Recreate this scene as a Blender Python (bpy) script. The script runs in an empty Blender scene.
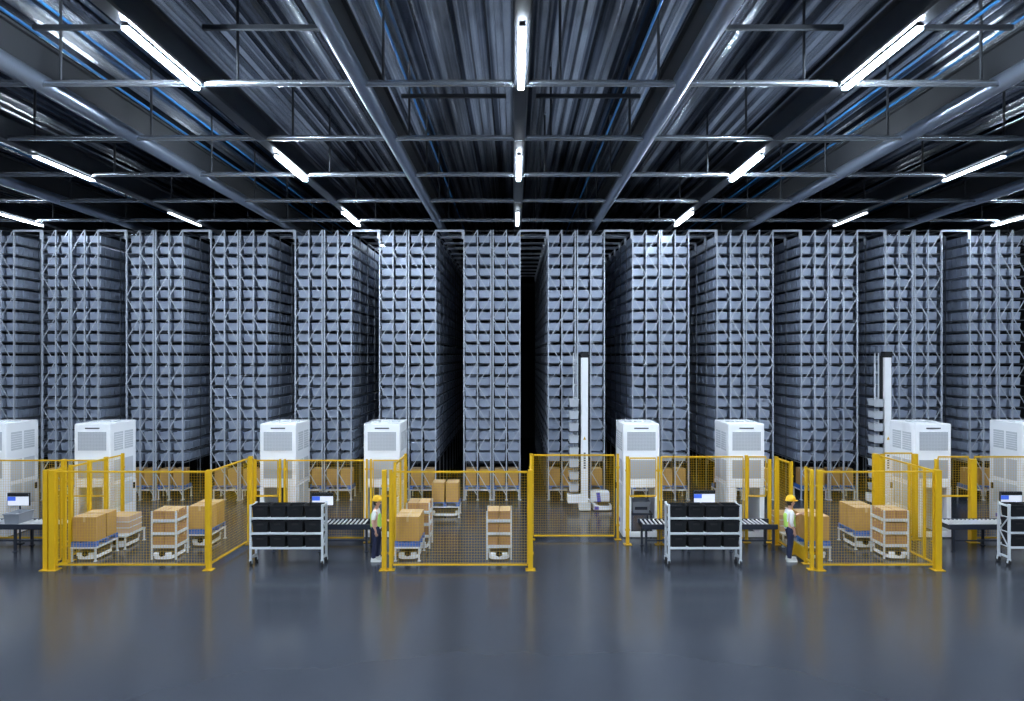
import bpy, bmesh, math, random
from mathutils import Vector, Matrix
R = math.radians
SC = bpy.context.scene
COL = SC.collection
rnd = random.Random(7)
F, PX, PY, CAMZ = 650.0, 514.0, 357.0, 5.7

# ------------------------------------------------------------------ materials
def mat(name, col, rough=0.5, metal=0.0, var=0.0, scale=6.0, bump=0.0, emit=None, estr=0.0, coat=0.0, spec=None):
    m = bpy.data.materials.new(name); m.use_nodes = True
    nt = m.node_tree; b = nt.nodes['Principled BSDF']
    b.inputs['Base Color'].default_value = (*col, 1)
    b.inputs['Roughness'].default_value = rough
    b.inputs['Metallic'].default_value = metal
    if coat: b.inputs['Coat Weight'].default_value = coat; b.inputs['Coat Roughness'].default_value = 0.15
    if spec is not None: b.inputs['Specular IOR Level'].default_value = spec
    if emit: b.inputs['Emission Color'].default_value = (*emit, 1); b.inputs['Emission Strength'].default_value = estr
    if var or bump:
        tc = nt.nodes.new('ShaderNodeTexCoord'); n = nt.nodes.new('ShaderNodeTexNoise')
        n.inputs['Scale'].default_value = scale; n.inputs['Detail'].default_value = 4
        nt.links.new(tc.outputs['Object'], n.inputs['Vector'])
        if var:
            mx = nt.nodes.new('ShaderNodeMix'); mx.data_type = 'RGBA'
            mx.inputs[6].default_value = (*[c*(1-var) for c in col], 1)
            mx.inputs[7].default_value = (*[min(1, c*(1+var)) for c in col], 1)
            nt.links.new(n.outputs['Fac'], mx.inputs[0]); nt.links.new(mx.outputs[2], b.inputs['Base Color'])
        if bump:
            bp = nt.nodes.new('ShaderNodeBump'); bp.inputs['Strength'].default_value = bump; bp.inputs['Distance'].default_value = 0.02
            nt.links.new(n.outputs['Fac'], bp.inputs['Height']); nt.links.new(bp.outputs['Normal'], b.inputs['Normal'])
    return m

M = {}
M['floor'] = mat('epoxy_floor', (0.040, 0.045, 0.058), 0.2, 0.0, 0.12, 0.35)
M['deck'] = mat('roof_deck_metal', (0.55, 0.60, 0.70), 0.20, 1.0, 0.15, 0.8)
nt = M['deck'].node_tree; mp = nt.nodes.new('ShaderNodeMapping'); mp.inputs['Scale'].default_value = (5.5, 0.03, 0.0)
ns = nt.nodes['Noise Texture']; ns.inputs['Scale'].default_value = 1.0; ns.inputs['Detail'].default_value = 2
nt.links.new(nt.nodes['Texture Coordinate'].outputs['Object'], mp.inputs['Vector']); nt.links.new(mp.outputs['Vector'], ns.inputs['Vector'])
rp = nt.nodes.new('ShaderNodeValToRGB'); rp.color_ramp.elements[0].position = .42; rp.color_ramp.elements[0].color = (.10, .115, .15, 1)  # bright and dark reflection streaks are put into the deck colour
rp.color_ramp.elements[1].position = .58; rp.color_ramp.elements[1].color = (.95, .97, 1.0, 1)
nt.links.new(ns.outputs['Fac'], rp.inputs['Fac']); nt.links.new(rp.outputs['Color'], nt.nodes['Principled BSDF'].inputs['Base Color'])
M['wall'] = mat('dark_wall', (0.02, 0.022, 0.027), 0.8, 0, 0.2, 1.0)
M['wall_pale'] = mat('pale_wall', (0.35, 0.37, 0.40), 0.8, 0, 0.1, 1.0)
M['beam'] = mat('dark_beam_paint', (0.035, 0.04, 0.05), 0.35, 0.5, 0.1, 2.0)
M['web'] = mat('black_beam_web', (0.012, 0.014, 0.018), 0.6)
M['chord'] = mat('beam_chord_paint', (0.34, 0.39, 0.48), 0.28, 0.85)
M['pipe'] = mat('grey_pipe_paint', (0.50, 0.54, 0.60), 0.25, 0.85)
M['rod'] = mat('dark_rod', (0.05, 0.055, 0.065), 0.5, 0.5)
M['conduit'] = mat('blue_conduit', (0.03, 0.20, 0.50), 0.4, 0.0)
M['rack'] = mat('rack_steel', (0.52, 0.56, 0.64), 0.42, 0.35)
M['railing'] = mat('rack_rail_steel', (0.25, 0.27, 0.31), 0.5, 0.5)
M['bin'] = mat('bin_grey', (0.42, 0.48, 0.61), 0.36, 0.3, 0.08, 3.0)
M['palebin'] = mat('pale_bin_plastic', (0.48, 0.51, 0.56), 0.5)
M['white'] = mat('white_enamel', (0.88, 0.89, 0.92), 0.35, 0, 0.03, 2.0)
M['glass'] = mat('cabinet_grey_window', (0.40, 0.42, 0.46), 0.35)
M['grille'] = mat('grille_grey', (0.56, 0.58, 0.62), 0.4)
M['slit'] = mat('dark_slot', (0.06, 0.06, 0.07), 0.5)
M['yellow'] = mat('yellow_paint', (0.68, 0.40, 0.008), 0.4, 0, 0.06, 4.0)
M['carton'] = mat('carton_board', (0.52, 0.29, 0.10), 0.8, 0, 0.10, 7.0)
M['carton_top'] = mat('carton_pale_board', (0.66, 0.45, 0.24), 0.8, 0, 0.08, 7.0)
M['carton_red'] = mat('carton_reddish_board', (0.42, 0.22, 0.11), 0.8, 0, 0.10, 7.0)
M['carton_pale'] = mat('carton_pink_board', (0.58, 0.40, 0.29), 0.8, 0, 0.08, 7.0)
M['tape'] = mat('carton_tape', (0.62, 0.44, 0.25), 0.45)
M['blue'] = mat('blue_pallet', (0.05, 0.16, 0.50), 0.5, 0, 0.08, 6.0)
M['bluestripe'] = mat('blue_stripe', (0.10, 0.10, 0.55), 0.4)
M['frame'] = mat('white_frame_steel', (0.66, 0.70, 0.74), 0.4, 0.1)
M['black'] = mat('black_plastic', (0.010, 0.011, 0.014), 0.6, 0, 0.15, 9.0, spec=0.3)
M['rubber'] = mat('black_rubber', (0.01, 0.01, 0.011), 0.7)
M['darksteel'] = mat('dark_conveyor_steel', (0.03, 0.036, 0.055), 0.45, 0.3)
M['roller'] = mat('roller_steel', (0.75, 0.77, 0.8), 0.35, 0.3)
M['greytote'] = mat('grey_tote_plastic', (0.26, 0.28, 0.32), 0.5)
M['lamp'] = mat('lamp_diffuser', (0.9, 0.95, 1.0), 0.4, emit=(0.84, 0.92, 1.0), estr=60)
LROW = (210, 230, 290, 410, 330, 60, 10)            # lamp strength by row, far behind the camera to the added row over the racks
LK = {0: .24, 2: 1.95, 4: .14, 6: 1.5, 8: .35}    # and by distance from the middle of the hall
for i_, st_ in enumerate(LROW):
    for k_, f_ in LK.items():
        M[f'lamp{i_}{k_}'] = mat(f'lamp_diffuser_{i_}_{k_}', (0.9, 0.95, 1.0), 0.4, emit=(0.76, 0.88, 1.0), estr=st_*f_)
M['screen_w'] = mat('screen_white', (0.7, 0.72, 0.78), 0.3, emit=(0.85, 0.88, 1.0), estr=0.35)
M['screen_b'] = mat('screen_blue', (0.05, 0.12, 0.6), 0.3, emit=(0.08, 0.2, 0.9), estr=0.3)
M['skin'] = mat('skin', (0.62, 0.36, 0.27), 0.5)
M['hair'] = mat('dark_hair', (0.03, 0.02, 0.015), 0.6)
M['shirt'] = mat('white_shirt', (0.75, 0.76, 0.74), 0.85)
M['vest'] = mat('lime_vest', (0.42, 0.68, 0.12), 0.7)
M['trouser'] = mat('navy_trousers', (0.014, 0.02, 0.06), 0.85)
M['helmet'] = mat('yellow_helmet', (0.85, 0.50, 0.03), 0.3)
M['darkrobot'] = mat('robot_dark_cover', (0.10, 0.08, 0.065), 0.4)

# ------------------------------------------------------------------ mesh builder
class MB:
    def __init__(s): s.v = []; s.f = []; s.sm = []
    def add(s, vs, fs, smooth=False):
        b = len(s.v); s.v += [tuple(v) for v in vs]
        for f in fs: s.f.append(tuple(b+i for i in f)); s.sm.append(smooth)
        return s
    def box(s, x0, x1, y0, y1, z0, z1, c=0.0):
        if c <= 0:
            vs = [(x0,y0,z0),(x1,y0,z0),(x1,y1,z0),(x0,y1,z0),(x0,y0,z1),(x1,y0,z1),(x1,y1,z1),(x0,y1,z1)]
            return s.add(vs, [(0,3,2,1),(4,5,6,7),(0,1,5,4),(1,2,6,5),(2,3,7,6),(3,0,4,7)])
        bm = bmesh.new(); bmesh.ops.create_cube(bm, size=1)
        for v in bm.verts:
            v.co = Vector((x0 if v.co.x < 0 else x1, y0 if v.co.y < 0 else y1, z0 if v.co.z < 0 else z1))
        bmesh.ops.bevel(bm, geom=bm.edges[:], offset=c, segments=2, profile=0.5, affect='EDGES')
        bm.verts.index_update()
        s.add([v.co.copy() for v in bm.verts], [[v.index for v in f.verts] for f in bm.faces]); bm.free(); return s
    def taper(s, cx, cy, z0, z1, w0, d0, w1, d1):
        vs = [(cx-w0/2,cy-d0/2,z0),(cx+w0/2,cy-d0/2,z0),(cx+w0/2,cy+d0/2,z0),(cx-w0/2,cy+d0/2,z0),
              (cx-w1/2,cy-d1/2,z1),(cx+w1/2,cy-d1/2,z1),(cx+w1/2,cy+d1/2,z1),(cx-w1/2,cy+d1/2,z1)]
        return s.add(vs, [(0,3,2,1),(4,5,6,7),(0,1,5,4),(1,2,6,5),(2,3,7,6),(3,0,4,7)])
    def tray(s, cx, cy, z0, z1, w0, d0, w1, d1, t=0.015, lip=0.015):
        """open-topped tapered tray with a rim"""
        def ring(w, d, z): return [(cx-w/2,cy-d/2,z),(cx+w/2,cy-d/2,z),(cx+w/2,cy+d/2,z),(cx-w/2,cy+d/2,z)]
        zl = z1-0.035
        fr = (zl-z0)/(z1-z0); wl = w0+(w1-w0)*fr; dl = d0+(d1-d0)*fr
        rings = [ring(w0,d0,z0), ring(wl,dl,zl), ring(wl+2*lip,dl+2*lip,zl), ring(w1+2*lip,d1+2*lip,z1),
                 ring(w1-2*t,d1-2*t,z1), ring(w0-2*t,d0-2*t,z0+t)]
        vs = [p for r in rings for p in r]; fs = [(3,2,1,0)]
        for i in range(5):
            for j in range(4):
                k = (j+1) % 4; fs.append((i*4+j, i*4+k, (i+1)*4+k, (i+1)*4+j))
        fs.append((20,21,22,23))
        return s.add(vs, fs)
    def tube(s, a, b, r, n=10, r2=None, cap=True, smooth=True):
        a, b = Vector(a), Vector(b); d = (b-a).normalized()
        u = d.cross(Vector((0,0,1)));
        if u.length < 1e-4: u = Vector((1,0,0))
        u.normalize(); w = d.cross(u).normalized(); r2 = r if r2 is None else r2
        vs = []
        for p, rr in ((a, r), (b, r2)):
            for i in range(n):
                t = 2*math.pi*i/n; vs.append(p+u*(rr*math.cos(t))+w*(rr*math.sin(t)))
        s.add(vs, [(i, (i+1) % n, n+(i+1) % n, n+i) for i in range(n)], smooth)
        if cap: s.add(vs, [tuple(range(n-1, -1, -1)), tuple(range(n, 2*n))])
        return s
    def bar(s, a, b, w, h=None, up=(0,0,1)):
        """square bar between two points"""
        a, b = Vector(a), Vector(b); h = w if h is None else h
        d = (b-a).normalized(); u = d.cross(Vector(up))
        if u.length < 1e-4: u = d.cross(Vector((0,1,0)))
        u.normalize(); q = u.cross(d).normalized(); vs = []
        for p in (a, b):
            for i, j in ((-1,-1),(1,-1),(1,1),(-1,1)): vs.append(p+u*(i*w/2)+q*(j*h/2))
        return s.add(vs, [(3,2,1,0),(4,5,6,7),(0,1,5,4),(1,2,6,5),(2,3,7,6),(3,0,4,7)])
    def lathe(s, prof, n=20, cx=0, cy=0, sx=1, sy=1):
        vs = []; fs = []
        for r, z in prof:
            for i in range(n):
                t = 2*math.pi*i/n; vs.append((cx+r*sx*math.cos(t), cy+r*sy*math.sin(t), z))
        for k in range(len(prof)-1):
            for i in range(n):
                j = (i+1) % n; fs.append((k*n+i, k*n+j, (k+1)*n+j, (k+1)*n+i))
        s.add(vs, fs, True)
        s.add(vs, [tuple(range(n-1, -1, -1)), tuple((len(prof)-1)*n+i for i in range(n))])
        return s
    def prism(s, pts, y0, y1, smooth=False):
        """closed (x,z) outline extruded along y"""
        n = len(pts); vs = [(x, y0, z) for x, z in pts]+[(x, y1, z) for x, z in pts]
        s.add(vs, [(i, (i+1) % n, n+(i+1) % n, n+i) for i in range(n)], smooth)
        s.add(vs, [tuple(range(n-1, -1, -1)), tuple(range(n, 2*n))])
        return s
    def rrect(s, x0, x1, y0, y1, z0, z1, r, n=6):
        """upright slab with rounded corners in plan"""
        pts = []
        for cx, cy, a0 in ((x1-r,y1-r,0),(x0+r,y1-r,90),(x0+r,y0+r,180),(x1-r,y0+r,270)):
            for i in range(n+1):
                t = R(a0+90*i/n); pts.append((cx+r*math.cos(t), cy+r*math.sin(t)))
        k = len(pts); vs = [(x,y,z0) for x,y in pts]+[(x,y,z1) for x,y in pts]
        s.add(vs, [(i,(i+1)%k,k+(i+1)%k,k+i) for i in range(k)])
        s.add(vs, [tuple(range(k-1,-1,-1)), tuple(range(k,2*k))])
        return s
    def mesh(s, name, m):
        me = bpy.data.meshes.new(name); me.from_pydata(s.v, [], s.f)
        if any(s.sm): me.polygons.foreach_set('use_smooth', s.sm)
        me.materials.append(m if not isinstance(m, str) else M[m]); me.update()
        bm = bmesh.new(); bm.from_mesh(me); bmesh.ops.recalc_face_normals(bm, faces=bm.faces); bm.to_mesh(me); bm.free()
        return me
    def rawmesh(s, name, m):
        me = bpy.data.meshes.new(name); me.from_pydata(s.v, [], s.f); me.materials.append(M[m]); me.update(); return me
    def obj(s, name, m, parent=None, loc=(0,0,0)):
        return link(name, s.mesh(name, m), parent, loc)

def link(name, me, parent=None, loc=(0,0,0), rz=0):
    o = bpy.data.objects.new(name, me); COL.objects.link(o); o.location = loc; o.rotation_euler = (0,0,rz)
    if parent is not None: o.parent = parent
    return o
def tag(o, label, cat, group=None, kind=None):
    o['label'] = label; o['category'] = cat
    if group: o['group'] = group
    if kind: o['kind'] = kind
    return o
def thing(name, label, cat, loc=(0,0,0), rz=0, group=None):
    return tag(link(name, None, None, loc, rz), label, cat, group)
def struct(o): o['kind'] = 'structure'; return o
def copy_tree(o, parent=None):
    c = o.copy(); COL.objects.link(c)
    if parent is not None: c.parent = parent
    for ch in CH.get(o.name, []): copy_tree(ch, c)
    return c
CH = {}
def snapshot(o):
    """remember the children of a prototype so that it can be copied quickly"""
    CH[o.name] = list(o.children)
    for c in o.children: snapshot(c)
    return o
class Proto:
    """first use places the prototype itself, later uses copy it with its parts"""
    def __init__(s, root): s.root = snapshot(root); s.used = False
    def place(s, loc, rz, label, group=None):
        o = copy_tree(s.root) if s.used else s.root
        s.used = True; o.location = loc; o.rotation_euler = (0,0,rz); o['label'] = label
        if group: o['group'] = group
        return o
ORD = ['first','second','third','fourth','fifth','sixth','seventh','eighth','ninth','tenth','eleventh','twelfth','thirteenth',
       'fourteenth','fifteenth','sixteenth','seventeenth','eighteenth','nineteenth','twentieth','twenty-first']
def side_of(n):
    return 'over the middle' if n == 0 else f'{ORD[abs(n)-1]} {"left" if n < 0 else "right"} of the middle'
def wx(px, Y): return (px-PX)*Y/F

# ------------------------------------------------------------------ room shell
XW, YB, YF, ZD = 29.0, 46.0, -14.0, 12.65
struct(MB().box(-XW-.2, XW+.2, YF-.2, YB+.2, -0.2, 0).obj('floor', 'floor'))
struct(MB().box(-XW-.2, -XW, YF-.2, YB+.2, 0, ZD+.4).obj('wall_left', 'wall'))
struct(MB().box(XW, XW+.2, YF-.2, YB+.2, 0, ZD+.4).obj('wall_right', 'wall'))
struct(MB().box(-XW, XW, YB, YB+.2, 0, ZD+.4).obj('wall_back', 'wall'))
struct(MB().box(-XW, XW, YF-.2, YF, 0, ZD+.4).obj('wall_front', 'wall_pale'))
# corrugated roof deck, ribs running away from the camera
pit, hh = 0.36, 0.14
prof = []
x = -XW
while x < XW:
    prof += [(x, ZD), (x+0.14, ZD), (x+0.18, ZD-hh), (x+0.32, ZD-hh)]; x += pit
vs = [(a, YF, z) for a, z in prof]+[(a, YB, z) for a, z in prof]; n = len(prof)
dk = MB(); dk.add(vs, [(i, i+1, n+i+1, n+i) for i in range(n-1)])
dk.add([(-XW-.2,YF-.2,ZD+.3),(XW+.2,YF-.2,ZD+.3),(XW+.2,YB+.2,ZD+.3),(-XW-.2,YB+.2,ZD+.3)], [(0,1,2,3)])
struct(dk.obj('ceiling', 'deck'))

# beams along the hall
ZB = 10.83
BX = lambda k: 0.13+3.08*k
LAMPY = [10.05-6.48*3, 10.05-6.48*2, 10.05-6.48, 10.05, 16.5, 22.95, 29.4]
chord_m = MB().tube((0, YF, ZB+.15), (0, YB, ZB+.15), .165, 24).mesh('ceiling_beam', 'chord')
web_m = MB().box(-.05, .05, YF, YB, ZB+.3, ZB+.85).box(-.13, .13, YF, YB, ZB+.85, ZB+.9).mesh('ceiling_beam', 'web')
def even_beam():
    z = ZB+0.04
    pts = [(-0.15, z+.03), (-0.12, z), (0.12, z), (0.15, z+.03), (0.15, z+0.09), (0.06, z+0.12), (0.06, z+0.55), (0.13, z+0.58), (0.13, z+0.63), (-0.13, z+0.63), (-0.13, z+0.58), (-0.06, z+0.55), (-0.06, z+0.12), (-0.15, z+0.09)]
    return MB().prism(pts, YF, YB).mesh('ceiling_beam', 'beam')
me_ = even_beam()
for k in range(-9, 10):
    o = struct(link('ceiling_beam', chord_m if k % 2 else me_, None, (BX(k), 0, 0)))
    if k % 2: link('beam_web', web_m, o)
# short dark ties under the deck
pm = MB().box(-1.2, 1.2, -0.04, 0.04, ZD-1.0, ZD-0.92).mesh('ceiling_purlin', 'rod')
CPY = [12.42+3.1*j for j in range(-8, 8)]
for k, j in ((1, 8), (2, 8), (-2, 8), (-3, 8), (4, 9), (-1, 9), (0, 9), (2, 10), (-4, 10), (3, 11), (-2, 11)):
    struct(link('ceiling_purlin', pm, None, (BX(k)+1.57, CPY[j]-.6, 0)))
# grey cross pipes with hanger rods
pipe_m = MB().tube((-XW+.05, 0, ZB+.10), (XW-.05, 0, ZB+.10), 0.065, 14).mesh('pipe', 'pipe')
rod_m = MB().tube((0, 0, ZB+.14), (0, 0, ZD-.02), 0.028, 8).mesh('hanger_rod', 'rod')
vis = [i for i, y in enumerate(CPY) if y > 12]
for i, y in enumerate(CPY):
    if y > 40: continue
    d = i-vis[0]
    lab = (f'grey cross pipe under the roof, {ORD[d]} counting back from the camera' if d >= 0 else
           f'grey cross pipe under the roof, {ORD[-d-1]} overhead before the visible ones')
    t = thing('cross_pipe', lab, 'pipe', (0, y, 0), 0, 'cross pipes under the roof')
    link('pipe', pipe_m, t)
    for k in range(-8, 9):
        sx = 0.75 if k <= 0 else -0.75
        if k % 2 == 0: link('hanger_rod', rod_m, t, (BX(k)+sx, 0, 0))
        elif y > 12: link('hanger_rod', rod_m, t, (BX(k)+(0.45 if k < 0 else -0.45), 0, 0))
cm = MB().tube((0, YF+.05, ZD-.42), (0, YB-.05, ZD-.42), 0.03, 8).mesh('conduit', 'conduit')
nn = 0
for k in range(-7, 8, 2):
    for dx in (-0.5, 0.42):
        tag(link('conduit', cm, None, (BX(k)+dx, 0, 0)), f'thin blue conduit under the roof deck, {side_of(nn-8 if nn < 8 else nn-7)}', 'conduit', 'blue conduits under the roof'); nn += 1
# strip lamps below every second beam
def make_lamp(i, k):
    lp = thing('ceiling_lamp', '', 'lamp', (0,0,0))
    MB().box(-0.05, 0.05, 0, 2.34, -0.012, 0.022, 0.008).obj('housing', 'rod', lp)
    MB().box(-0.055, 0.055, 0.03, 2.31, -0.05, -0.011, 0.006).obj('diffuser', f'lamp{i}{k}', lp)
    for y in (.4, 2.05): MB().tube((0, y, .02), (0, y, .045), .012, 8).obj('hanger', 'rod', lp)
    return Proto(lp)
LPS = {(i, k): make_lamp(i, k) for i in range(7) for k in LK if i < 6 or k in (2, 6)}
rown = ['third row behind the camera', 'second row behind the camera', 'row just above the camera', 'largest row in view', 'middle row in view', 'row right before the racks', 'unseen row added over the racks']
for r_, y in enumerate(LAMPY):
    for j, k in enumerate(range(-8, 9, 2)):
        if r_ == 6 and abs(k) not in (2, 6): continue  # last row is unseen, added over the racks to brighten the aisle sides
        LPS[r_, abs(k)].place((BX(k), y, ZB), 0, f'lit strip lamp, {rown[r_]}, {side_of(k//2)}', 'strip lamps under the roof')

# ------------------------------------------------------------------ tall bin racks
YR = 25.9; RW = 2.27; PITCH = 84.3*YR/F; PZ = 0.438; NL = 21; ZTOP = 10.76
ZL = [ZTOP-0.06-PZ*(i+1) for i in range(NL)]          # shelf heights from the top
UX = [0.02, 0.56, 1.09, 1.18, 1.71, 2.25]; CX = [0.28, 0.83, 1.44, 1.99]
BAY = 1.45
def rx(k): return (42+84.3*k-PX)*YR/F
up_m = MB().box(-0.022, 0.022, -0.04, 0.04, 0, ZTOP, 0.006).mesh('upright', 'rack')
foot_m = MB().box(-0.05, 0.05, -0.08, 0.08, 0, 0.02).mesh('foot_plate', 'rack')
sb_m = MB().box(0, RW, -0.02, 0.02, -0.03, -0.004).mesh('shelf_beam', 'rod')  # beams coloured dark to stand in for shade in the gaps between levels
def brace_mesh(seq):
    b = MB(); zt = ZTOP-0.03
    for i in range(12):
        z1 = zt-2*PZ*i; z0 = max(0.12, z1-2*PZ)
        if z1 < .5: break
        g = seq[i % len(seq)]
        b.bar((-0.255*g, -0.045, z0), (0.255*g, -0.045, z1), 0.032, 0.014, (0,1,0))
    return b.mesh('brace', 'rack')
brace_ms = [brace_mesh(q) for q in ((1, -1, -1), (1, 1, -1), (1, -1))]
def side_mesh(nb):
    b = MB()
    for i in range(1, nb+1): b.box(-0.016, 0.016, i*BAY-0.02, i*BAY+0.02, 0, ZTOP)
    for z in ZL: b.box(-0.014, 0.014, 0.05, nb*BAY, z-0.045, z-0.005)
    b.box(-0.02, 0.02, 0.05, nb*BAY, ZTOP-0.05, ZTOP)
    return b.mesh('side_frame', 'railing')
side_deep, side_short = side_mesh(11), side_mesh(6)
gapw = PITCH-RW
portal_m = MB().box(0, gapw, -0.03, 0.03, -0.05, 0.03).box(gapw-0.07, gapw, -0.03, 0.03, -0.34, -0.05).mesh('portal_bar', 'rack')
hints = ['partly out of the picture', 'behind the cabinet at the leftmost pen', 'above the middle of the leftmost pen', 'above the right side of the leftmost pen',
         'behind the left tote cart', 'behind the left worker', 'beside the dark central aisle', 'behind the first mast lift', 'behind the cabinet with dark tote',
         'behind the right tote cart', 'above the rightmost pen', 'behind the second mast lift', 'at the far right edge']
indiv = {}
for k, nl in ((3, 18), (4, 18), (5, 20), (6, 19)): indiv[k] = nl
for k in range(-1, 12):
    deep = 2 <= k <= 8
    t = thing('storage_rack', f'tall steel bin rack, {ORD[k+1]} from the left, {hints[k+1]}', 'storage rack', (rx(k), YR, 0), 0, 'tall bin racks')
    for u in UX:
        o = link('upright', up_m, t, (u, 0, 0)); link('foot_plate', foot_m, o)
    for c in CX: link('brace', brace_ms[(k+1) % 3], t, (c, 0, 0))
    for z in ZL: link('shelf_beam', sb_m, t, (0, 0, z))
    link('shelf_beam', sb_m, t, (0, 0, ZTOP-0.02))
    for u in (0.018, RW-.018): link('side_frame', side_deep if deep else side_short, t, (u, 0, 0))
    for i in range(11 if deep else 6): link('portal_bar', portal_m, t, (RW, i*BAY, ZTOP-0.02))
# bins
def bin_mesh():
    b = MB(); b.tray(0, 0, 0, 0.295, 0.40, 0.24, 0.45, 0.27, 0.012, 0.010)
    b.box(-0.10, 0.10, -0.137, -0.118, 0.20, 0.25)
    return b.mesh('storage_bin', 'bin')
bm_ = bin_mesh(); YBIN = 0.36
coln = ['leftmost', 'second', 'third', 'rightmost']
for k, nl in indiv.items():
    for l in range(nl):
        for c in range(4):
            o = link('storage_bin', bm_, None, (rx(k)+CX[c]+rnd.uniform(-.012,.012), YR+YBIN+rnd.uniform(-.01,.015), ZL[l]+0.012), rnd.uniform(-.03,.03))
            tag(o, f'grey bin, {coln[c]} column, {ORD[l]} level from the top, {ORD[k+1]} rack from the left', 'bin', 'grey bins on the front of the racks')
sb = MB()
def simple_bin(cx, cy, z):
    w0, d0, w1, d1 = 0.40, 0.24, 0.46, 0.27
    def ring(w, d, zz): return [(cx-w/2,cy-d/2,zz),(cx+w/2,cy-d/2,zz),(cx+w/2,cy+d/2,zz),(cx-w/2,cy+d/2,zz)]
    vs = ring(w0,d0,z)+ring(w1,d1,z+0.295)+ring(w1-.03,d1-.03,z+0.24)
    sb.add(vs, [(3,2,1,0),(0,1,5,4),(1,2,6,5),(2,3,7,6),(3,0,4,7),(8,9,10,11),(4,5,9,8),(5,6,10,9),(6,7,11,10),(7,4,8,11)])
for k in range(-1, 12):
    deep = 2 <= k <= 8; nd = 55 if deep else 30
    for l in range(NL):
        for c in range(4):
            for d in range(nd if c in (0, 3) else 3):
                if d == 0 and l < indiv.get(k, 0): continue
                simple_bin(rx(k)+CX[c]+(0 if 0 < c < 3 else (-0.022 if c == 0 else 0.022) if d else 0)+rnd.uniform(-.01,.01), YR+YBIN+0.29*d, ZL[l]+0.012)
tag(link('storage_bins', sb.rawmesh('storage_bins', 'bin')), 'grey bins filling the rest of the tall racks', 'bin', None, 'stuff')

# ------------------------------------------------------------------ cartons, pallets, stands, robots
def carton_mesh(name, w, d, h, m='carton'):
    return MB().box(-w/2, w/2, -d/2, d/2, 0, h, 0.006).mesh(name, m)
def make_carton(w, d, h, m='carton'):
    t = tag(link('carton', carton_mesh('carton', w, d, h, m)), '', 'carton')
    MB().box(-w/2-.001, w/2+.001, -0.03, 0.03, h-.002, h+.003).box(-w/2-.004, -w/2, -.03, .03, h*.8, h+.002).box(w/2, w/2+.004, -.03, .03, h*.8, h+.002).obj('tape', 'tape', t)
    MB().box(-w/2+.006, w/2-.006, -d/2+.006, -0.032, h-.001, h+.0025).box(-w/2+.006, w/2-.006, 0.032, d/2-.006, h-.001, h+.0025).obj('flap', 'carton_top', t)
    return Proto(t)
C_BIG = make_carton(0.44, 0.66, 0.68)      # the tall cartons on blue pallets
C_RACK = make_carton(0.41, 0.5, 0.66)
C_FLAT = make_carton(0.70, 0.66, 0.17, 'carton_pale')
CH_slip = MB().box(-.358, .358, -.338, .338, 0, .028, .003).obj('slip_sheet', 'frame', C_FLAT.root); snapshot(C_FLAT.root)
C_TIER = make_carton(0.31, 0.32, 0.28, 'carton_red')
def make_stand(L, W, h):
    t = thing('pallet_stand', '', 'stand')
    MB().box(-L/2, L/2, -W/2, W/2, h-.05, h, .006).obj('deck', 'frame', t)
    lm = MB().box(-.022, .022, -.022, .022, 0, h-.05, .004).mesh('leg', 'frame')
    fm = MB().box(-.04, .04, -.04, .04, 0, .015).mesh('foot', 'frame')
    for sx in (-1, 1):
        for sy in (-1, 1):
            link('leg', lm, t, (sx*(L/2-.03), sy*(W/2-.03), 0))
            link('foot', fm, t, (sx*(L/2-.03), sy*(W/2-.03), 0))
    return Proto(t)
STAND = make_stand(1.05, 0.72, 0.40)
def make_pallet(L, W):
    b = MB()
    for i in range(5): b.box(-L/2, L/2, -W/2+i*(W-.1)/4, -W/2+.1+i*(W-.1)/4, .11, .14)
    for i in range(3):
        x0 = -L/2+i*(L-.12)/2
        b.box(x0, x0+.12, -W/2, W/2, 0.03, .11); b.box(x0, x0+.12, -W/2, W/2, 0, .03)
    t = tag(b.obj('pallet', 'blue'), '', 'pallet')
    return Proto(t)
PALLET = make_pallet(1.02, 0.70)
def make_robot():
    t = thing('transport_robot', '', 'robot')
    MB().rrect(-.45, .45, -.29, .29, 0.045, 0.13, .2).obj('base_shell', 'white', t)
    MB().rrect(-.41, .41, -.26, .26, 0.13, 0.24, .17).obj('top_cover', 'darkrobot', t)
    MB().rrect(-.2, .2, -.2, .2, 0.24, 0.27, .05).obj('lift_plate', 'slit', t)
    for sx in (-1, 1):
        MB().tube((sx*.405, 0, .19), (sx*.46, 0, .19), .07, 16).obj('sensor_drum', 'black', t)
        MB().box(min(sx*.36, sx*.44), max(sx*.36, sx*.44), -.24, -.09, .13, .22, .01).obj('bumper_block', 'white', t)
        MB().box(min(sx*.36, sx*.44), max(sx*.36, sx*.44), .09, .24, .13, .22, .01).obj('bumper_block', 'white', t)
        MB().tube((0, sx*.24, .06), (0, sx*.285, .06), .06, 16).obj('wheel', 'rubber', t)
    return Proto(t)
ROBOT = make_robot()
P90 = math.pi/2
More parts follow.
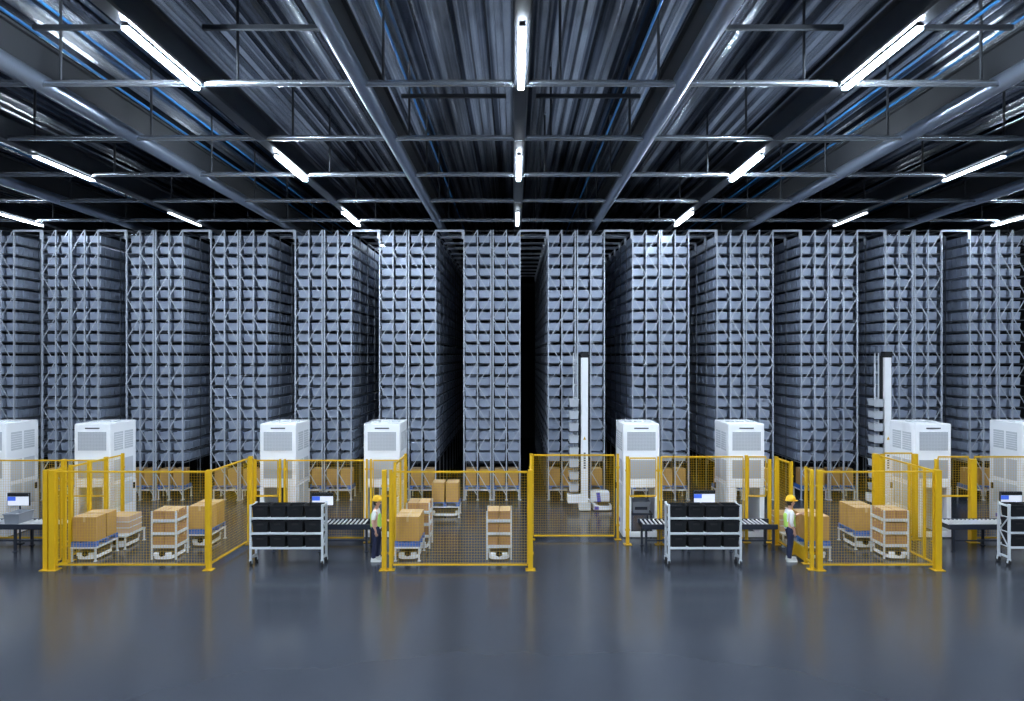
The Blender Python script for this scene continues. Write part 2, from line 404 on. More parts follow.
def make_tier_cart():
    W, D, H = 0.72, 0.70, 1.36
    t = thing('tier_cart', '', 'cart')
    pm_ = MB().box(-.022, .022, -.022, .022, 0, H, .004).mesh('post', 'frame')
    for sx in (-1, 1):
        for sy in (-1, 1): link('post', pm_, t, (sx*(W/2-.022), sy*(D/2-.022), 0))
    sm = MB().box(-W/2+.03, W/2-.03, -D/2+.03, D/2-.03, -.02, .0)
    for sx in (-1, 1): sm.box(min(sx*W/2, sx*(W/2-.03)), max(sx*W/2, sx*(W/2-.03)), -D/2+.045, D/2-.045, -.03, .05)
    for sy in (-1, 1): sm.box(-W/2+.045, W/2-.045, min(sy*D/2, sy*(D/2-.03)), max(sy*D/2, sy*(D/2-.03)), -.03, .05)
    sm = sm.mesh('shelf', 'frame')
    for z in (0.36, 0.72, 1.08): link('shelf', sm, t, (0, 0, z))
    return Proto(t)
TIER = make_tier_cart()

def pallet_load(cx, cy, rz, where, robot=True):
    """a stand with blue pallet, two tall cartons and a robot under it"""
    c, s = math.cos(rz), math.sin(rz)
    STAND.place((cx, cy, 0), rz, f'white four-legged pallet stand {where}', 'white pallet stands')
    PALLET.place((cx, cy, 0.401), rz, f'blue plastic pallet on the white stand {where}', 'blue pallets')
    for i, q in enumerate((-0.25, 0.25)):
        side = ('front', 'rear')[i] if abs(s) > .5 else ('left', 'right')[i]
        C_BIG.place((cx+q*c, cy+q*s, 0.546), rz, f'tall carton, {side} one on pallet {where}', 'tall cartons on blue pallets')
    if robot: ROBOT.place((cx, cy, 0), rz, f'low white transport robot under the pallet stand {where}', 'transport robots')
def tier_load(cx, cy, rz, where):
    TIER.place((cx, cy, 0), rz, f'white three-tier cart of small cartons {where}', 'three-tier carts')
    c, s = math.cos(rz), math.sin(rz)
    for ti, z in enumerate((0.361, 0.721, 1.081)):
        for ix, x in enumerate((-.165, .165)):
            for iy, y in enumerate((-.165, .165)):
                C_TIER.place((cx+x*c-y*s, cy+x*s+y*c, z), rz, f'small carton, {("bottom","middle","top")[ti]} tier, {("front","rear")[iy]} {("left","right")[ix]}, cart {where}', 'small cartons on tier carts')
    ROBOT.place((cx, cy, 0), rz+P90, f'low white transport robot under the tier cart {where}', 'transport robots')
def flat_load(cx, cy, rz, where):
    STAND.place((cx, cy, 0), rz, f'white four-legged pallet stand under flat cartons {where}', 'white pallet stands')
    for i in range(3):
        C_FLAT.place((cx, cy, 0.402+0.178*i), 0, f'flat wide carton, {("bottom","middle","top")[i]} of the stack {where}', 'flat stacked cartons')
    ROBOT.place((cx, cy, 0), rz, f'low white transport robot under the flat cartons {where}', 'transport robots')
pA, pB, pC = 'in the leftmost pen', 'in the middle pen', 'in the rightmost pen'
pallet_load(-12.0, 18.62, P90, 'at front left of the leftmost pen')
flat_load(-11.85, 19.5+.25, P90, 'by the rear fence of the leftmost pen')
tier_load(-9.85, 18.62, 0, 'in the leftmost pen')
pallet_load(-9.42, 19.95, P90, 'behind the tier cart of the leftmost pen')
pallet_load(-2.98, 18.65, P90, 'by the posts of the middle pen')
tier_load(-2.85, 19.65, 0, 'at the rear of the middle pen')
pallet_load(-2.45, 23.4, 0, 'alone in front of the aisle')
tier_load(-0.42, 18.62, 0, 'alone in the middle pen')
pallet_load(8.52, 18.7, P90, 'beside the worker at the rightmost pen')
flat_load(8.4, 19.98, P90, 'behind the worker at the rightmost pen')
pallet_load(10.45, 19.75, P90, 'behind the tier cart of the rightmost pen')
tier_load(10.8, 18.7, 0, 'in the rightmost pen')
# stands, pallets and cartons in the bottom bays of the racks
for k in range(-1, 12):
    rk = f'{ORD[k+1]} rack from the left'
    for h in range(2):
        cx = rx(k)+(0.56 if h == 0 else 1.71)
        sd = ('left', 'right')[h]
        STAND.place((cx, YR+.45, 0), 0, f'white pallet stand, {sd} one under the {rk}', 'white pallet stands')
        PALLET.place((cx, YR+.45, 0.401), 0, f'blue pallet, {sd} one under the {rk}', 'blue pallets')
        for q in range(2):
            C_RACK.place((cx+(-.27, .27)[q], YR+.42, 0.546), 0, f'brown carton, {coln[2*h+q]} of four under the {rk}', 'cartons under the racks')

# ------------------------------------------------------------------ yellow fences
post_cache = {}
def post(x, y, label, w=0.12, h=2.68, group='yellow fence posts'):
    if (w, h) not in post_cache:
        post_cache[w, h] = (MB().box(-w/2, w/2, -w/2, w/2, 0.02, h, .008).mesh('fence_post', 'yellow'),
                         MB().box(-w/2-.07, w/2+.07, -w/2-.05, w/2+.05, 0, .022, .005).mesh('base_plate', 'yellow'),
                         MB().box(-w/2-.02, w/2+.02, -.03, .03, -.03, .03, .006).mesh('clamp', 'yellow'))
    a, b, c = post_cache[w, h]
    o = tag(link('fence_post', a, None, (x, y, 0)), label, 'fence post', group)
    link('base_plate', b, o)
    for z in (0.45, 2.25): link('clamp', c, o, (0, 0, z))
    return o
def panel(x0, y0, x1, y1, label, z0=0.12, z1=2.65, inset=0.07, mids=(), group='yellow mesh fence panels', kick=False):
    a = math.atan2(y1-y0, x1-x0); L = math.hypot(x1-x0, y1-y0)
    t = thing('mesh_fence', label, 'fence', (x0, y0, 0), a, group)
    s, e = inset, L-inset; r = 0.045
    for z in (z0+r/2, z1-r/2): MB().box(s, e, -r/2, r/2, z-r/2, z+r/2, .004).obj('rail', 'yellow', t)
    for x in (s, e): MB().box(x-.012, x+.012, -.02, .02, z0+r, z1-r).obj('stile', 'yellow', t)
    for x in mids: MB().box(x-.03, x+.03, -.03, .03, z0+r, z1-r).obj('stile', 'yellow', t)
    b = MB(); w = 0.004; p = 0.075
    nx = max(1, round((e-s)/p)); nz = round((z1-z0)/p)
    for i in range(1, nx): x = s+(e-s)*i/nx; b.box(x-w/2, x+w/2, -w/2, w/2, z0+r/2, z1-r/2)
    for i in range(1, nz): z = z0+(z1-z0)*i/nz; b.box(s, e, w/2, 1.5*w, z-w/2, z+w/2)
    b.obj('wire_mesh', 'yellow', t)
    return t
YFN, YBN = 17.4, 20.0
# leftmost pen
post(-12.52, YFN, 'yellow post, outer of the pair at front left corner of leftmost pen')
post(-12.33, YFN, 'yellow post, inner of the pair at front left corner of leftmost pen', .16)
post(-8.17, YFN, 'yellow post at the front right corner of the leftmost pen')
panel(-12.33, YFN, -8.17, YFN, 'wide yellow mesh panel across the front of the leftmost pen', inset=.09)
panel(-12.5, YFN, -12.46, 17.95, 'narrow yellow side panel by the corner post pair of the leftmost pen')
post(-12.44, 18.0, 'yellow post behind the narrow side panel of the leftmost pen', .08)
post(-12.42, 18.2, 'yellow post at the front of the side fence of the leftmost pen', .08)
post(-12.38, 18.95, 'yellow post, second along the side fence of the leftmost pen', .1)
post(-12.33, 19.65, 'yellow post, third along the side fence of the leftmost pen', .1)
post(-12.28, 20.4, 'yellow post at the rear of the side fence of the leftmost pen', .08)
panel(-12.42, 18.2, -12.38, 18.95, 'yellow side panel of the leftmost pen, one nearest the front')
panel(-12.38, 18.95, -12.33, 19.65, 'yellow side panel of the leftmost pen, middle one')
panel(-12.33, 19.65, -12.28, 20.4, 'yellow side panel of the leftmost pen, one at the rear')
panel(-8.17, YFN, -8.03, 19.7, 'yellow mesh side panel on the right of the leftmost pen')
post(-8.02, 19.8, 'yellow post ending the right side panel of the leftmost pen')
post(-8.0, YBN, 'yellow post where rear fence meets the right side of the leftmost pen', h=2.56)
# rear fence, left stretch
post(-13.85, YBN, 'yellow rear post behind the front left corner of the leftmost pen', h=2.56)
panel(-17.5, YBN, -13.85, YBN, 'yellow mesh rear panel behind the conveyor at the far left', z1=2.54)
post(-17.5, YBN, 'yellow rear post at the far left edge', .1, h=2.56)
panel(-13.85, YBN, -12.45, YBN, 'yellow mesh rear panel in front of second cabinet from the left', z0=1.4, z1=2.54)
post(-7.2, YBN, 'yellow rear post, first of a pair before the third cabinet', .07, h=2.56)
post(-7.05, YBN, 'yellow rear post, second of a pair before the third cabinet', .07, h=2.56)
panel(-8.0, YBN, -7.2, YBN, 'narrow yellow mesh panel beside the left tote cart at the rear', z0=1.4, z1=2.54)
panel(-7.05, YBN, -4.55, YBN, 'yellow mesh rear panel behind the monitor and conveyor by the left worker', z1=2.54)
post(-4.53, YBN, 'yellow thin rear post beside the fourth cabinet', .06, h=2.56)
post(-4.4, YBN, 'yellow thin rear post before the fourth cabinet', .06, h=2.56)
panel(-4.4, YBN, -3.5, YBN, 'narrow yellow mesh panel across the fourth cabinet', z0=1.4, z1=2.54)
# middle pen
post(-3.47, YFN, 'yellow post, outer of the front left pair of the middle pen')
post(-3.30, YFN, 'yellow post, inner of the front left pair of the middle pen', .08)
panel(-3.30, YFN, 0.42, YFN, 'wide yellow mesh panel across the front of the middle pen', inset=.06)
panel(-3.42, 18.75, -3.38, 20.2, 'yellow side panel of the middle pen beyond the left worker', mids=(.7,))
post(-3.42, 18.7, 'yellow post before the side panel next to the left worker', .08)
post(-3.38, 20.28, 'yellow rear post at the far end of the side panel by the left worker', .08)
post(0.44, YFN, 'yellow post at the front right corner of the middle pen', .13)
panel(0.44, YFN, 0.52, 20.2, 'yellow side panel seen edge-on at the right of the middle pen')
post(0.54, 20.3, 'yellow rear post where the wide open-floor panel starts', .1)
panel(0.54, 20.3, 3.2, 20.3, 'yellow mesh panel before the mast lift, open floor in front', z1=2.66, z0=.1)
post(3.24, 20.3, 'yellow thin post ending the wide panel before the mast lift', .07)
# rear fence, right stretch
post(3.45, 19.75, 'yellow post at the left of the fifth cabinet opening', .1)
post(4.38, 19.75, 'yellow post, left of the pair beside the fifth cabinet', .06)
post(4.47, 19.75, 'yellow post, right of the pair beside the fifth cabinet', .06)
panel(3.45, 19.75, 4.38, 19.75, 'narrow yellow mesh panel across the fifth cabinet, above the opening', z0=1.45)
panel(4.47, YBN, 7.12, YBN, 'yellow mesh rear panel behind the right tote cart')
post(7.15, YBN, 'yellow rear post across the middle of the sixth cabinet', .09)
panel(7.15, YBN, 7.82, YBN, 'narrow yellow mesh panel on the right half of the sixth cabinet', z0=1.4)
# rightmost pen
post(7.86, YBN, 'yellow rear post, first of the pair beside the sixth cabinet', .1, h=2.56)
post(7.97, 19.75, 'yellow rear post, second of the pair beside the sixth cabinet', .1)
panel(7.98, 19.7, 8.03, 18.85, 'yellow side panel behind the right worker')
post(8.04, 18.82, 'yellow post just behind the right worker', .06)
kp = thing('kick_plate', 'solid yellow low plate beside the feet of the right worker', 'kick plate', (8.04, 18.78, 0))
MB().box(-.015, .015, -0.82, 0, .06, .42, .004).obj('plate', 'yellow', kp)
MB().box(-.02, .02, -.03, .0, 0, .06).box(-.02, .02, -.82, -.79, 0, .06).obj('foot', 'yellow', kp)
post(8.05, 17.92, 'yellow post, back one of the narrow gate panel in front of right worker', .07)
panel(8.05, 17.92, 8.06, 17.5, 'narrow yellow panel between the right worker and the corner post', inset=.04)
post(7.98, 17.42, 'yellow post, outer of the front left pair of the rightmost pen', .09)
post(8.17, YFN, 'yellow post, inner of the front left pair of the rightmost pen', .14)
panel(8.17, YFN, 11.3, YFN, 'wide yellow mesh panel across the front of the rightmost pen', inset=.08)
post(11.33, YFN, 'yellow thick post at the front right corner of the rightmost pen', .16)
panel(11.33, YFN, 11.35, 20.2, 'long yellow mesh side panel at the right of the rightmost pen', mids=(.55, 1.25))
post(11.3, 20.3, 'yellow thick rear post behind the cartons of the rightmost pen', .16)
post(11.5, 20.3, 'yellow rear post joined to the thick one of the rightmost pen', .1)
panel(11.5, 20.3, 12.5, 20.3, 'yellow mesh panel covering the open side of the seventh cabinet', z1=2.72)
post(12.53, 20.3, 'yellow rear post before the left edge of the seventh cabinet front', .12)
post(12.98, YBN, 'yellow thin rear post before the seventh cabinet front', .07, h=2.56)
panel(12.98, YBN, 14.05, YBN, 'yellow mesh rear panel across the seventh cabinet', z0=1.4)
post(14.1, YBN, 'yellow thick rear post behind the far right conveyor', .17, h=2.56)
panel(14.1, YBN, 17.6, YBN, 'yellow mesh rear panel behind the far right conveyor')
post(17.6, YBN, 'yellow rear post at the far right edge', .1, h=2.56)

# ------------------------------------------------------------------ white cabinets
def make_cabinet(mirror):
    """origin at the front left bottom corner; mirror puts the wide stile on the other side"""
    W, D, H = 1.14, 1.40, 3.6
    t = thing('cabinet', '', 'cabinet')
    def X(a, b): return (W-b, W-a) if mirror else (a, b)
    b = MB(); b.box(0, W, 0, D, 1.62, H, .03)
    b.obj('upper_housing', 'white', t)
    for a, c in ((0, .26), (1.0, W)):
        x0, x1 = X(a, c); MB().box(x0, x1, 0, .10, .03, 1.62, .01).obj('front_stile', 'white', t)
    for x0 in (0, W-.05): MB().box(x0, x0+.05, .10, D, .03, 1.62).obj('side_panel', 'white', t)
    MB().box(.05, W-.05, .0, .06, .03, .2, .01).obj('toe_board', 'white', t)
    x0, x1 = X(.22, 1.02); MB().box(x0, x1, -.05, 0.0, 1.60, 1.84, .01).obj('ledge', 'white', t)
    wx0, wx1 = .13, 1.02
    fr = MB().box(wx0-.03, wx1+.03, -.012, 0.0, 2.72, 3.38).obj('window_frame', 'white', t)
    g = MB().box(wx0, wx1, -.016, -.012, 2.76, 3.34)
    g.obj('window', 'glass', t)
    gl = MB()
    for i in range(1, 13): z = 2.76+.58*i/13; gl.box(wx0, wx1, -.02, -.016, z-.006, z+.006)
    for i in range(1, 19): x = wx0+(wx1-wx0)*i/19; gl.box(x-.004, x+.004, -.02, -.016, 2.76, 3.34)
    gl.obj('window_grille', 'grille', t)
    MB().box(wx0, wx1, -.016, 0, 1.88, 2.46).obj('lower_window', 'glass', t)
    MB().box(wx0+.22, wx1-.22, -.012, 0, 3.44, 3.475).obj('slot', 'slit', t)
    for i, sx in enumerate((-1, 1)):
        xs = -0.012 if sx < 0 else W
        for j in range(2):
            y0 = .2+.55*j
            MB().box(xs, xs+.012, y0, y0+.45, 2.72, 3.3).obj('side_window', 'grille', t)
            MB().box(xs, xs+.012, y0, y0+.45, 1.75, 2.42).obj('side_window', 'grille', t)
            MB().box(xs, xs+.012, y0, y0+.45, .9, 1.62).obj('side_window', 'frame', t)
        gr = MB()
        for j in range(2):
            y0 = .2+.55*j
            for q in range(1, 8): z = 2.72+.58*q/8; gr.box(xs-.004, xs+.016, y0, y0+.45, z-.008, z+.008)
        gr.obj('side_grille', 'white', t)
        MB().box(xs-.03, xs+.042, 1.22, 1.29, 1.32, 1.52, .01).obj('handle', 'black', t)
        lb = MB()
        for q in range(6): lb.box(xs-.002, xs+.014, .55+.1*q, .60+.1*q, .38+.008*q, .50+.008*q)
        lb.obj('label_mark', 'bluestripe', t)
    for q in range(3): MB().rrect(.15+.32*q, .38+.32*q, .5, .8, H-.005, H+.03, .05).obj('roof_vent', 'frame', t)
    return Proto(t)
CAB_A, CAB_B = make_cabinet(True), make_cabinet(False)
YC = 20.45
cabs = [(-17.12, 'white cabinet at the far left edge behind a monitor'), (-13.84, 'white cabinet behind the side fence of the leftmost pen'),
        (-8.0, 'white cabinet behind the left tote cart'), (-4.73, 'white cabinet behind the left worker'),
        (3.43, 'white cabinet with a dark tote in its opening'), (6.74, 'white cabinet behind the right tote cart'),
        (12.62, 'white cabinet showing two faces behind the rightmost pen'), (15.98, 'white cabinet at the far right edge')]
for i, (x, lab) in enumerate(cabs):
    (CAB_A if i < 4 else CAB_B).place((x, YC, 0), 0, lab, 'white machine cabinets')

# ------------------------------------------------------------------ roller conveyors
def conveyor(x0, x1, label):
    L = x1-x0; H = 0.80; D = 0.74
    t = thing('roller_conveyor', label, 'conveyor', (x0, 19.0, 0), 0, 'roller conveyors')
    for y in (0, D-.05): MB().box(0, L, y, y+.05, H-.14, H, .006).obj('side_rail', 'darksteel', t)
    MB().box(.02, L-.02, .05, D-.05, H-.16, H-.135).obj('bed_pan', 'rubber', t)
    rm = MB().tube((0, .05, H-.03), (0, D-.05, H-.03), .026, 12).mesh('roller', 'roller')
    n = int((L-.1)/.125)
    for i in range(n): link('roller', rm, t, (.09+.125*i, 0, 0))
    lm = MB().box(-.03, .03, -.03, .03, 0.02, H-.14).box(-.05, .05, -.05, .05, 0, .02).mesh('leg', 'darksteel')
    k = max(2, round(L/1.4)+1)
    for i in range(k):
        for y in (.04, D-.04): link('leg', lm, t, (.12+(L-.24)*i/(k-1), y, 0))
    MB().box(.12, L-.12, .03, .05, .3, .34).obj('stretcher', 'darksteel', t)
conveyor(-17.4, -13.15, 'dark roller conveyor at the far left, carrying a grey tote')
conveyor(-7.15, -4.2, 'dark roller conveyor between the left tote cart and the left worker')
conveyor(3.75, 7.72, 'dark roller conveyor behind the right tote cart')
conveyor(12.75, 17.0, 'dark roller conveyor at the far right beyond the corner post')
gt = thing('tote', 'grey open tote resting on the far left conveyor', 'tote', (-14.75, 19.36, 0.795))
MB().tray(0, 0, 0, .30, .40, .54, .46, .60, .015, .015).obj('tote_body', 'greytote', gt)
MB().box(-.15, .05, -.2, .1, .02, .22, .01).obj('content', 'white', gt)
# inner tray table and dark tote in the fifth cabinet
st = thing('inner_table', 'dark steel table inside the opening of the fifth cabinet', 'table', (4.04, 20.95, 0))
MB().box(-.36, .36, -.35, .35, .68, .74, .006).obj('table_top', 'darksteel', st)
for sx in (-1, 1):
    for sy in (-1, 1): MB().box(sx*.31-.025, sx*.31+.025, sy*.3-.025, sy*.3+.025, 0, .68).obj('leg', 'darksteel', st)
tt = thing('tote', 'dark grey tote inside the fifth cabinet opening', 'tote', (4.04, 20.92, 0.742))
MB().tray(0, 0, 0, .36, .50, .5, .58, .58, .018, .016).obj('tote_body', 'greytote', tt)
MB().box(-.2, .2, -.272, -.25, .1, .24, .008).obj('front_panel', 'darksteel', tt)

# ------------------------------------------------------------------ monitors
def monitor(x, zc, label):
    t = thing('monitor', label, 'monitor', (x, 19.83, 0), 0, 'monitors above the conveyors')
    MB().box(-.34, .34, -.03, .02, zc-.20, zc+.20, .01).obj('casing', 'black', t)
    MB().box(-.32, .32, -.034, -.03, zc-.185, zc+.185).obj('screen', 'screen_w', t)
    MB().box(-.32, .32, -.038, -.034, zc+.09, zc+.185).obj('header_bar', 'black', t)
    MB().box(-.32, -.08, -.038, -.034, zc-.04, zc+.085).obj('blue_tile', 'screen_b', t)
    MB().tube((0, .04, .03), (0, .04, zc), .025, 12).obj('pole', 'darksteel', t)
    MB().box(-.1, .1, -.02, .1, 0, .03, .006).obj('foot', 'darksteel', t)
monitor(-15.1, 1.36, 'monitor with blue tile behind the grey tote, far left')
monitor(-5.83, 1.37, 'monitor with blue tile just beside the left tote cart')
monitor(5.80, 1.44, 'monitor with blue tile above the right tote cart')
monitor(15.15, 1.40, 'monitor with blue tile at the far right conveyor')

# ------------------------------------------------------------------ tote carts
CW, CD = 1.95, 0.38
def make_tote_cart():
    t = thing('tote_cart', '', 'cart')
    for sx in (0, CW):
        for y in (0, CD):
            MB().box(sx-.028, sx+.028, y-.028, y+.028, .17, 1.68, .005).obj('post', 'frame', t)
        MB().box(sx-.02, sx+.02, .028, CD-.028, 1.60, 1.65).obj('end_rail', 'frame', t)
        MB().box(sx-.02, sx+.02, .028, CD-.028, .2, .25).obj('end_rail', 'frame', t)
        MB().bar((sx, 0.03, .5), (sx, CD-.03, .9), .025).bar((sx, CD-.03, .9), (sx, .03, 1.3), .025).obj('end_brace', 'frame', t)
        for y in (0, CD):
            c = MB().box(sx-.035, sx+.035, y-.035, y+.035, .155, .175).bar((sx-.03, y, .165), (sx-.03, y+.03, .07), .012, .05).bar((sx+.03, y, .165), (sx+.03, y+.03, .07), .012, .05).obj('caster', 'frame', t)
            MB().tube((sx-.024, y+.03, .075), (sx+.024, y+.03, .075), .075, 18).obj('wheel', 'rubber', c)
    for z in (.50, .90, 1.31):
        s = MB().box(-.02, CW+.02, -.03, .02, z-.03, z+.03, .004).box(-.02, CW+.02, CD-.02, CD+.03, z-.03, z+.03, .004)
        s.box(.03, CW-.03, .02, CD-.02, z-.02, z-.005)
        s.obj('shelf', 'frame', t)
    return Proto(t)
TCART = make_tote_cart()
def make_tote():
    t = thing('tote', '', 'tote')
    MB().tray(0, 0, 0, .35, .38, .36, .425, .41, .015, .012).obj('tote_body', 'black', t)
    MB().box(-.09, .09, -.212, -.185, .23, .27, .006).obj('handle', 'rubber', t)
    return Proto(t)
TOTE = make_tote()
sh = ('bottom', 'middle', 'top')
for x, y, nm in ((-7.17, 17.7, 'left'), (4.22, 17.7, 'middle'), (13.52, 17.75, 'right')):
    pl = {'left': 'before the third cabinet', 'middle': 'before the sixth cabinet', 'right': 'cut off at the picture edge'}[nm]
    TCART.place((x, y, 0), 0, f'white wheeled cart with black totes, {pl}', 'wheeled tote carts')
    for r_, z in enumerate((.497, .897, 1.307)):
        for c in range(4):
            TOTE.place((x+.26+.477*c, y+CD/2-.02, z), rnd.uniform(-.03, .03), f'black tote, {sh[r_]} shelf, {("leftmost","second","third","rightmost")[c]}, on the cart {pl}', 'black totes on carts')

# ------------------------------------------------------------------ mast lift robots
def make_lift():
    t = thing('mast_lift', '', 'lift robot')
    MB().box(-.13, .13, -.10, .08, .10, 5.68, .015).obj('mast', 'white', t)
    MB().box(-.15, .15, -.12, .12, 5.68, 5.90, .02).obj('mast_cap', 'black', t)
    MB().box(-.22, -.145, -.02, .10, .3, 5.75, .01).obj('rear_mast', 'black', t)
    MB().box(.145, .20, .0, .10, .3, 5.75, .01).obj('rear_mast', 'black', t)
    ld = MB().box(-.42, -.385, .05, .09, .6, 5.85).box(-.28, -.25, .05, .09, .6, 5.85)
    z = .9
    while z < 5.8: ld.box(-.40, -.26, .055, .085, z-.012, z+.012); z += .47
    ld.obj('ladder', 'frame', t)
    MB().box(-.64, -.10, -.25, .3, .28, .60, .03).obj('base_block', 'white', t)
    MB().rrect(-.22, .22, -.3, .3, .03, .28, .1).obj('foot', 'white', t)
    d = MB().box(.24, .92, -.2, .3, .33, .68, .03).obj('drive_unit', 'white', t)
    MB().add([(.45,-.206,.335),(.60,-.206,.335),(.55,-.206,.675),(.42,-.206,.675),(.45,-.198,.335),(.60,-.198,.335),(.55,-.198,.675),(.42,-.198,.675)],
             [(0,1,2,3),(4,7,6,5),(0,4,5,1),(1,5,6,2),(2,6,7,3),(3,7,4,0)]).obj('stripe', 'bluestripe', d)
    c = MB().rrect(.3, 1.0, -.3, .3, .04, .19, .14).obj('chassis', 'white', t)
    MB().box(.34, .50, -.306, -.29, .05, .18).obj('stripe', 'bluestripe', c)
    MB().rrect(.5, .92, -.22, .25, .19, .205, .1).obj('pad', 'slit', c)
    MB().bar((.13, -.1, .42), (.42, -.15, .2), .06).obj('link_arm', 'white', t)
    for q in range(7):
        MB().box(-.035+.0, -.01+.045, -.108, -.10, 1.55+.09*q, 1.60+.09*q).obj('lettering', 'slit', t)
    MB().add([(-.05,-.107,2.62),(.05,-.107,2.62),(0,-.107,2.74),(-.05,-.1,2.62),(.05,-.1,2.62),(0,-.1,2.74)], [(0,1,2),(3,5,4),(0,3,4,1),(1,4,5,2),(2,5,3,0)]).obj('warning_mark', 'yellow', t)
    for i in range(8):
        z = .70+.45*i
        MB().box(-.60, -.22, -.20, .26, z-.03, z, .004).box(-.60, -.58, -.2, .26, z, z+.04).obj('tray', 'darksteel', t)
    return Proto(t)
LIFT = make_lift()
lb_m = MB().tray(0, 0, 0, .28, .31, .40, .345, .44, .012, .010).box(-.08, .08, -.225, -.20, .17, .22).mesh('storage_bin', 'palebin')
for x, lab, w in ((2.63, 'white mast lift with bins, standing before the eighth rack', 'lift before the eighth rack'), (13.93, 'white mast lift with bins, beside the seventh cabinet', 'lift beside the seventh cabinet')):
    LIFT.place((x, 24.3, 0), 0, lab, 'mast lift robots')
    for i in range(8):
        o = link('storage_bin', lb_m, None, (x-.40, 24.32, .702+.45*i), rnd.uniform(-.02, .02))
        tag(o, f'pale grey bin, {ORD[i]} tray from the bottom, mast {w}', 'bin', 'bins carried by mast lifts')

# ------------------------------------------------------------------ workers
def skin(name, chains, m, parent, root=0, sub=2):
    """chains: lists of (co, radius); points at the same place are shared"""
    vs, es, rs, key = [], [], [], {}
    for ch in chains:
        prev = None
        for co, r in ch:
            kk = tuple(round(c, 4) for c in co)
            if kk not in key: key[kk] = len(vs); vs.append(co); rs.append(r if isinstance(r, tuple) else (r, r))
            i = key[kk]
            if prev is not None and prev != i: es.append((prev, i))
            prev = i
    me = bpy.data.meshes.new(name); me.from_pydata(vs, es, []); me.materials.append(M[m])
    o = link(name, me, parent)
    md = o.modifiers.new('skin', 'SKIN'); md.use_smooth_shade = True
    sv = me.skin_vertices[0].data
    for i, r in enumerate(rs): sv[i].radius = r; sv[i].use_root = (i == root)
    o.modifiers.new('sub', 'SUBSURF').levels = sub; o.modifiers['sub'].render_levels = sub
    return o
def hand(wr, hd, side):
    """palm and five fingers; wr wrist, hd unit direction of the fingers"""
    w, d = Vector(wr), Vector(hd).normalized()
    y = Vector((0, 1, 0)); across = d.cross(y).normalized() if abs(d.y) < .9 else Vector((1,0,0))   # across the knuckles (in the x-z plane)
    palm = w+d*.085; ch = [[(tuple(w), .024), (tuple(w+d*.045), (.034, .018)), (tuple(palm), (.036, .016))]]
    for i, (o_, l) in enumerate(((-.030, .070), (-.010, .080), (.010, .075), (.030, .058))):
        b = palm+across*o_; k = b+d*(l*.5)+y*(-side*.004); e = b+d*l+y*(-side*.018)
        ch.append([(tuple(palm), .016), (tuple(b+d*.006), .010), (tuple(k), .009), (tuple(e), .007)])
    tb = w+d*.03; ch.append([(tuple(w+d*.045), .018), (tuple(tb+across*-.034+d*.02), .011), (tuple(tb+across*-.052+d*.055), .008)])
    return ch
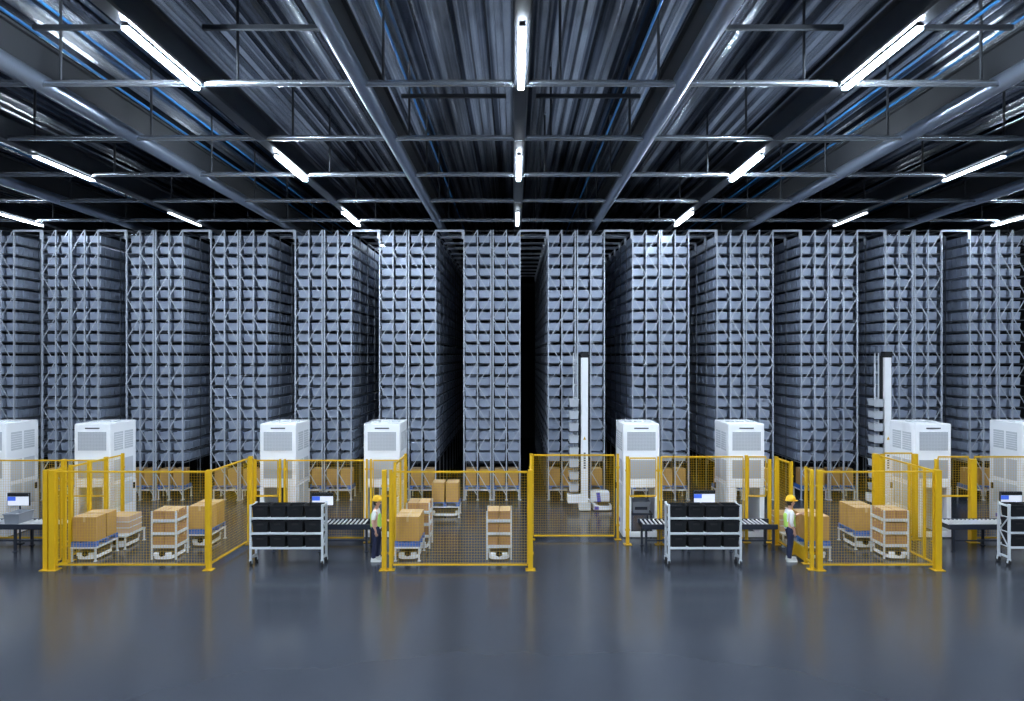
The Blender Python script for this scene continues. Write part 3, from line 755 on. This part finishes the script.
def worker(loc, label, reach):
    t = thing('person', label, 'person', loc, 0)
    pel, sp, che, nk = (0,0,.96), (-.01,0,1.12), (-.015,0,1.30), (0,0,1.46)
    arms = {}
    for s in (-1, 1):
        if s == 1 and reach: arms[s] = ((-.005, .17, 1.39), (.14, .22, 1.17), (.37, .17, 1.28), (1, -.1, .12))
        elif s == 1: arms[s] = ((-.005, .17, 1.39), (.05, .23, 1.13), (.28, .16, 1.09), (1, -.15, .05))
        else: arms[s] = ((-.005, -.17, 1.39), (-.05, -.225, 1.12), (.04, -.22, .88), (.18, 0, -1))
    hx = .03
    ch = [[(pel, (.15, .11)), (sp, (.135, .105)), (che, (.155, .115)), (nk, .06), ((hx,0,1.54), .06), ((hx+.01,0,1.60), (.078, .09)), ((hx,0,1.67), (.082, .098)), ((hx-.01,0,1.735), (.06, .07))]]
    ch.append([((hx+.01,0,1.60), .08), ((hx+.108,0,1.605), .014), ((hx+.118,0,1.592), .012)])
    for s in (-1, 1):
        sh_, el, wr, hd = arms[s]
        mid = tuple((Vector(sh_)+Vector(el))/2)
        ch.append([(che, .15), (sh_, .062), (mid, .05), (el, .042), (tuple((Vector(el)*.6+Vector(wr)*.4)), .041), (wr, .026)])
        ch += hand(wr, hd, s)
        st = .03*s
        ch.append([(pel, .14), ((.0, .09*s, .90), .095), ((.015+st, .095*s, .68), .075), ((.02+st, .095*s, .50), .056), ((-.01+st, .095*s, .30), .055), ((-.025+st, .095*s, .10), .038), ((-.01+st, .095*s, .05), .038), ((.13+st, .1*s, .035), .03)])
    skin('body', ch, 'skin', t)
    # clothing
    ch = [[((0,0,.86), (.165,.13)), ((0,0,.97), (.168,.13)), (sp, (.153,.122)), (che, (.172,.13)), ((-.003,0,1.42), (.09,.08)), (nk, .072)]]
    for s in (-1, 1):
        sh_, el, wr, hd = arms[s]; mid = tuple((Vector(sh_)+Vector(el))/2)
        ch.append([(che, .17), (sh_, .075), (mid, .064), (tuple(Vector(mid)*.35+Vector(el)*.65), .06)] + ([(el, .055), (tuple(Vector(el)*.5+Vector(wr)*.5), .05)] if reach else []))
    skin('shirt', ch, 'shirt', t)
    skin('vest', [[((0,0,.91), (.180,.142)), ((0,0,1.0), (.178,.140)), ((-.008,0,1.12), (.166,.135)), ((-.013,0,1.27), (.176,.140)), ((-.01,0,1.34), (.165,.125))]], 'vest', t)
    ch = [[((0,0,1.04), (.16,.125)), ((0,0,.93), (.17,.13))]]
    for s in (-1, 1):
        st = .03*s
        ch.append([((0,0,.93), .15), ((.0, .092*s, .86), .108), ((.015+st, .097*s, .68), .09), ((.02+st, .097*s, .50), .075), ((-.01+st, .097*s, .30), .07), ((-.02+st, .097*s, .12), .062), ((-.02+st, .097*s, .085), .06)])
    skin('trousers', ch, 'trouser', t)
    for s in (-1, 1):
        x0 = .03*s; sd = MB()
        sd.rrect(x0-.10, x0+.20, .1*s-.05, .1*s+.05, 0, .03, .045); sd.rrect(x0-.095, x0+.19, .1*s-.046, .1*s+.046, .03, .07, .042); sd.rrect(x0-.09, x0+.07, .1*s-.044, .1*s+.044, .07, .105, .04)
        sd.obj('shoe', 'shirt', t)
    hm = MB().lathe([(.118, 1.685), (.122, 1.70), (.118, 1.74), (.103, 1.785), (.072, 1.82), (.03, 1.838), (.001, 1.84)], 24, hx, 0, 1.12, .95)
    hm.lathe([(.150, 1.683), (.152, 1.692), (.118, 1.70), (.116, 1.69)], 24, hx+.025, 0, 1.18, .84)
    hm.obj('helmet', 'helmet', t)
    MB().lathe([(.03, 1.54), (.072, 1.56), (.088, 1.62), (.094, 1.69)], 18, hx-.03, 0, .9, 1.0).obj('hair', 'hair', t)
    for s in (-1, 1):
        MB().lathe([(.001,1.622),(.011,1.628),(.013,1.633),(.011,1.638),(.001,1.644)], 10, hx+.09, .034*s).obj('eye', 'hair', t)
        MB().lathe([(.004,1.575),(.014,1.59),(.018,1.615),(.013,1.635),(.003,1.64)], 10, hx+.0, .083*s, 1.2, .6).obj('ear', 'skin', t)
    MB().box(hx+.083, hx+.098, -.024, .024, 1.566, 1.573, .002).obj('mouth', 'hair', t)
    return t
worker((-3.86, 18.2, 0), 'person in yellow helmet and lime vest beside the middle pen, hands low at work', False)
worker((7.72, 18.2, 0), 'person in yellow helmet and lime vest reaching one arm into the rightmost pen', True)

# ------------------------------------------------------------------ camera, world, view
cam = bpy.data.cameras.new('camera'); co = bpy.data.objects.new('camera', cam); COL.objects.link(co)
co.location = (0, 0, CAMZ); co.rotation_euler = (R(90), 0, 0)
cam.sensor_width = 36; cam.lens = F/1024*36; cam.shift_x = (512-PX)/1024; cam.shift_y = (PY-350.5)/1024
cam.clip_start = .05; cam.clip_end = 200
SC.camera = co
w = bpy.data.worlds.new('world'); SC.world = w; w.use_nodes = True
w.node_tree.nodes['Background'].inputs[0].default_value = (0.01, 0.012, 0.016, 1)
vs_ = SC.view_settings; vs_.view_transform = 'Standard'; vs_.look = 'None'; vs_.gamma = 1; vs_.use_curve_mapping = False; vs_.exposure = 0.0
SC.cycles.max_bounces = 8
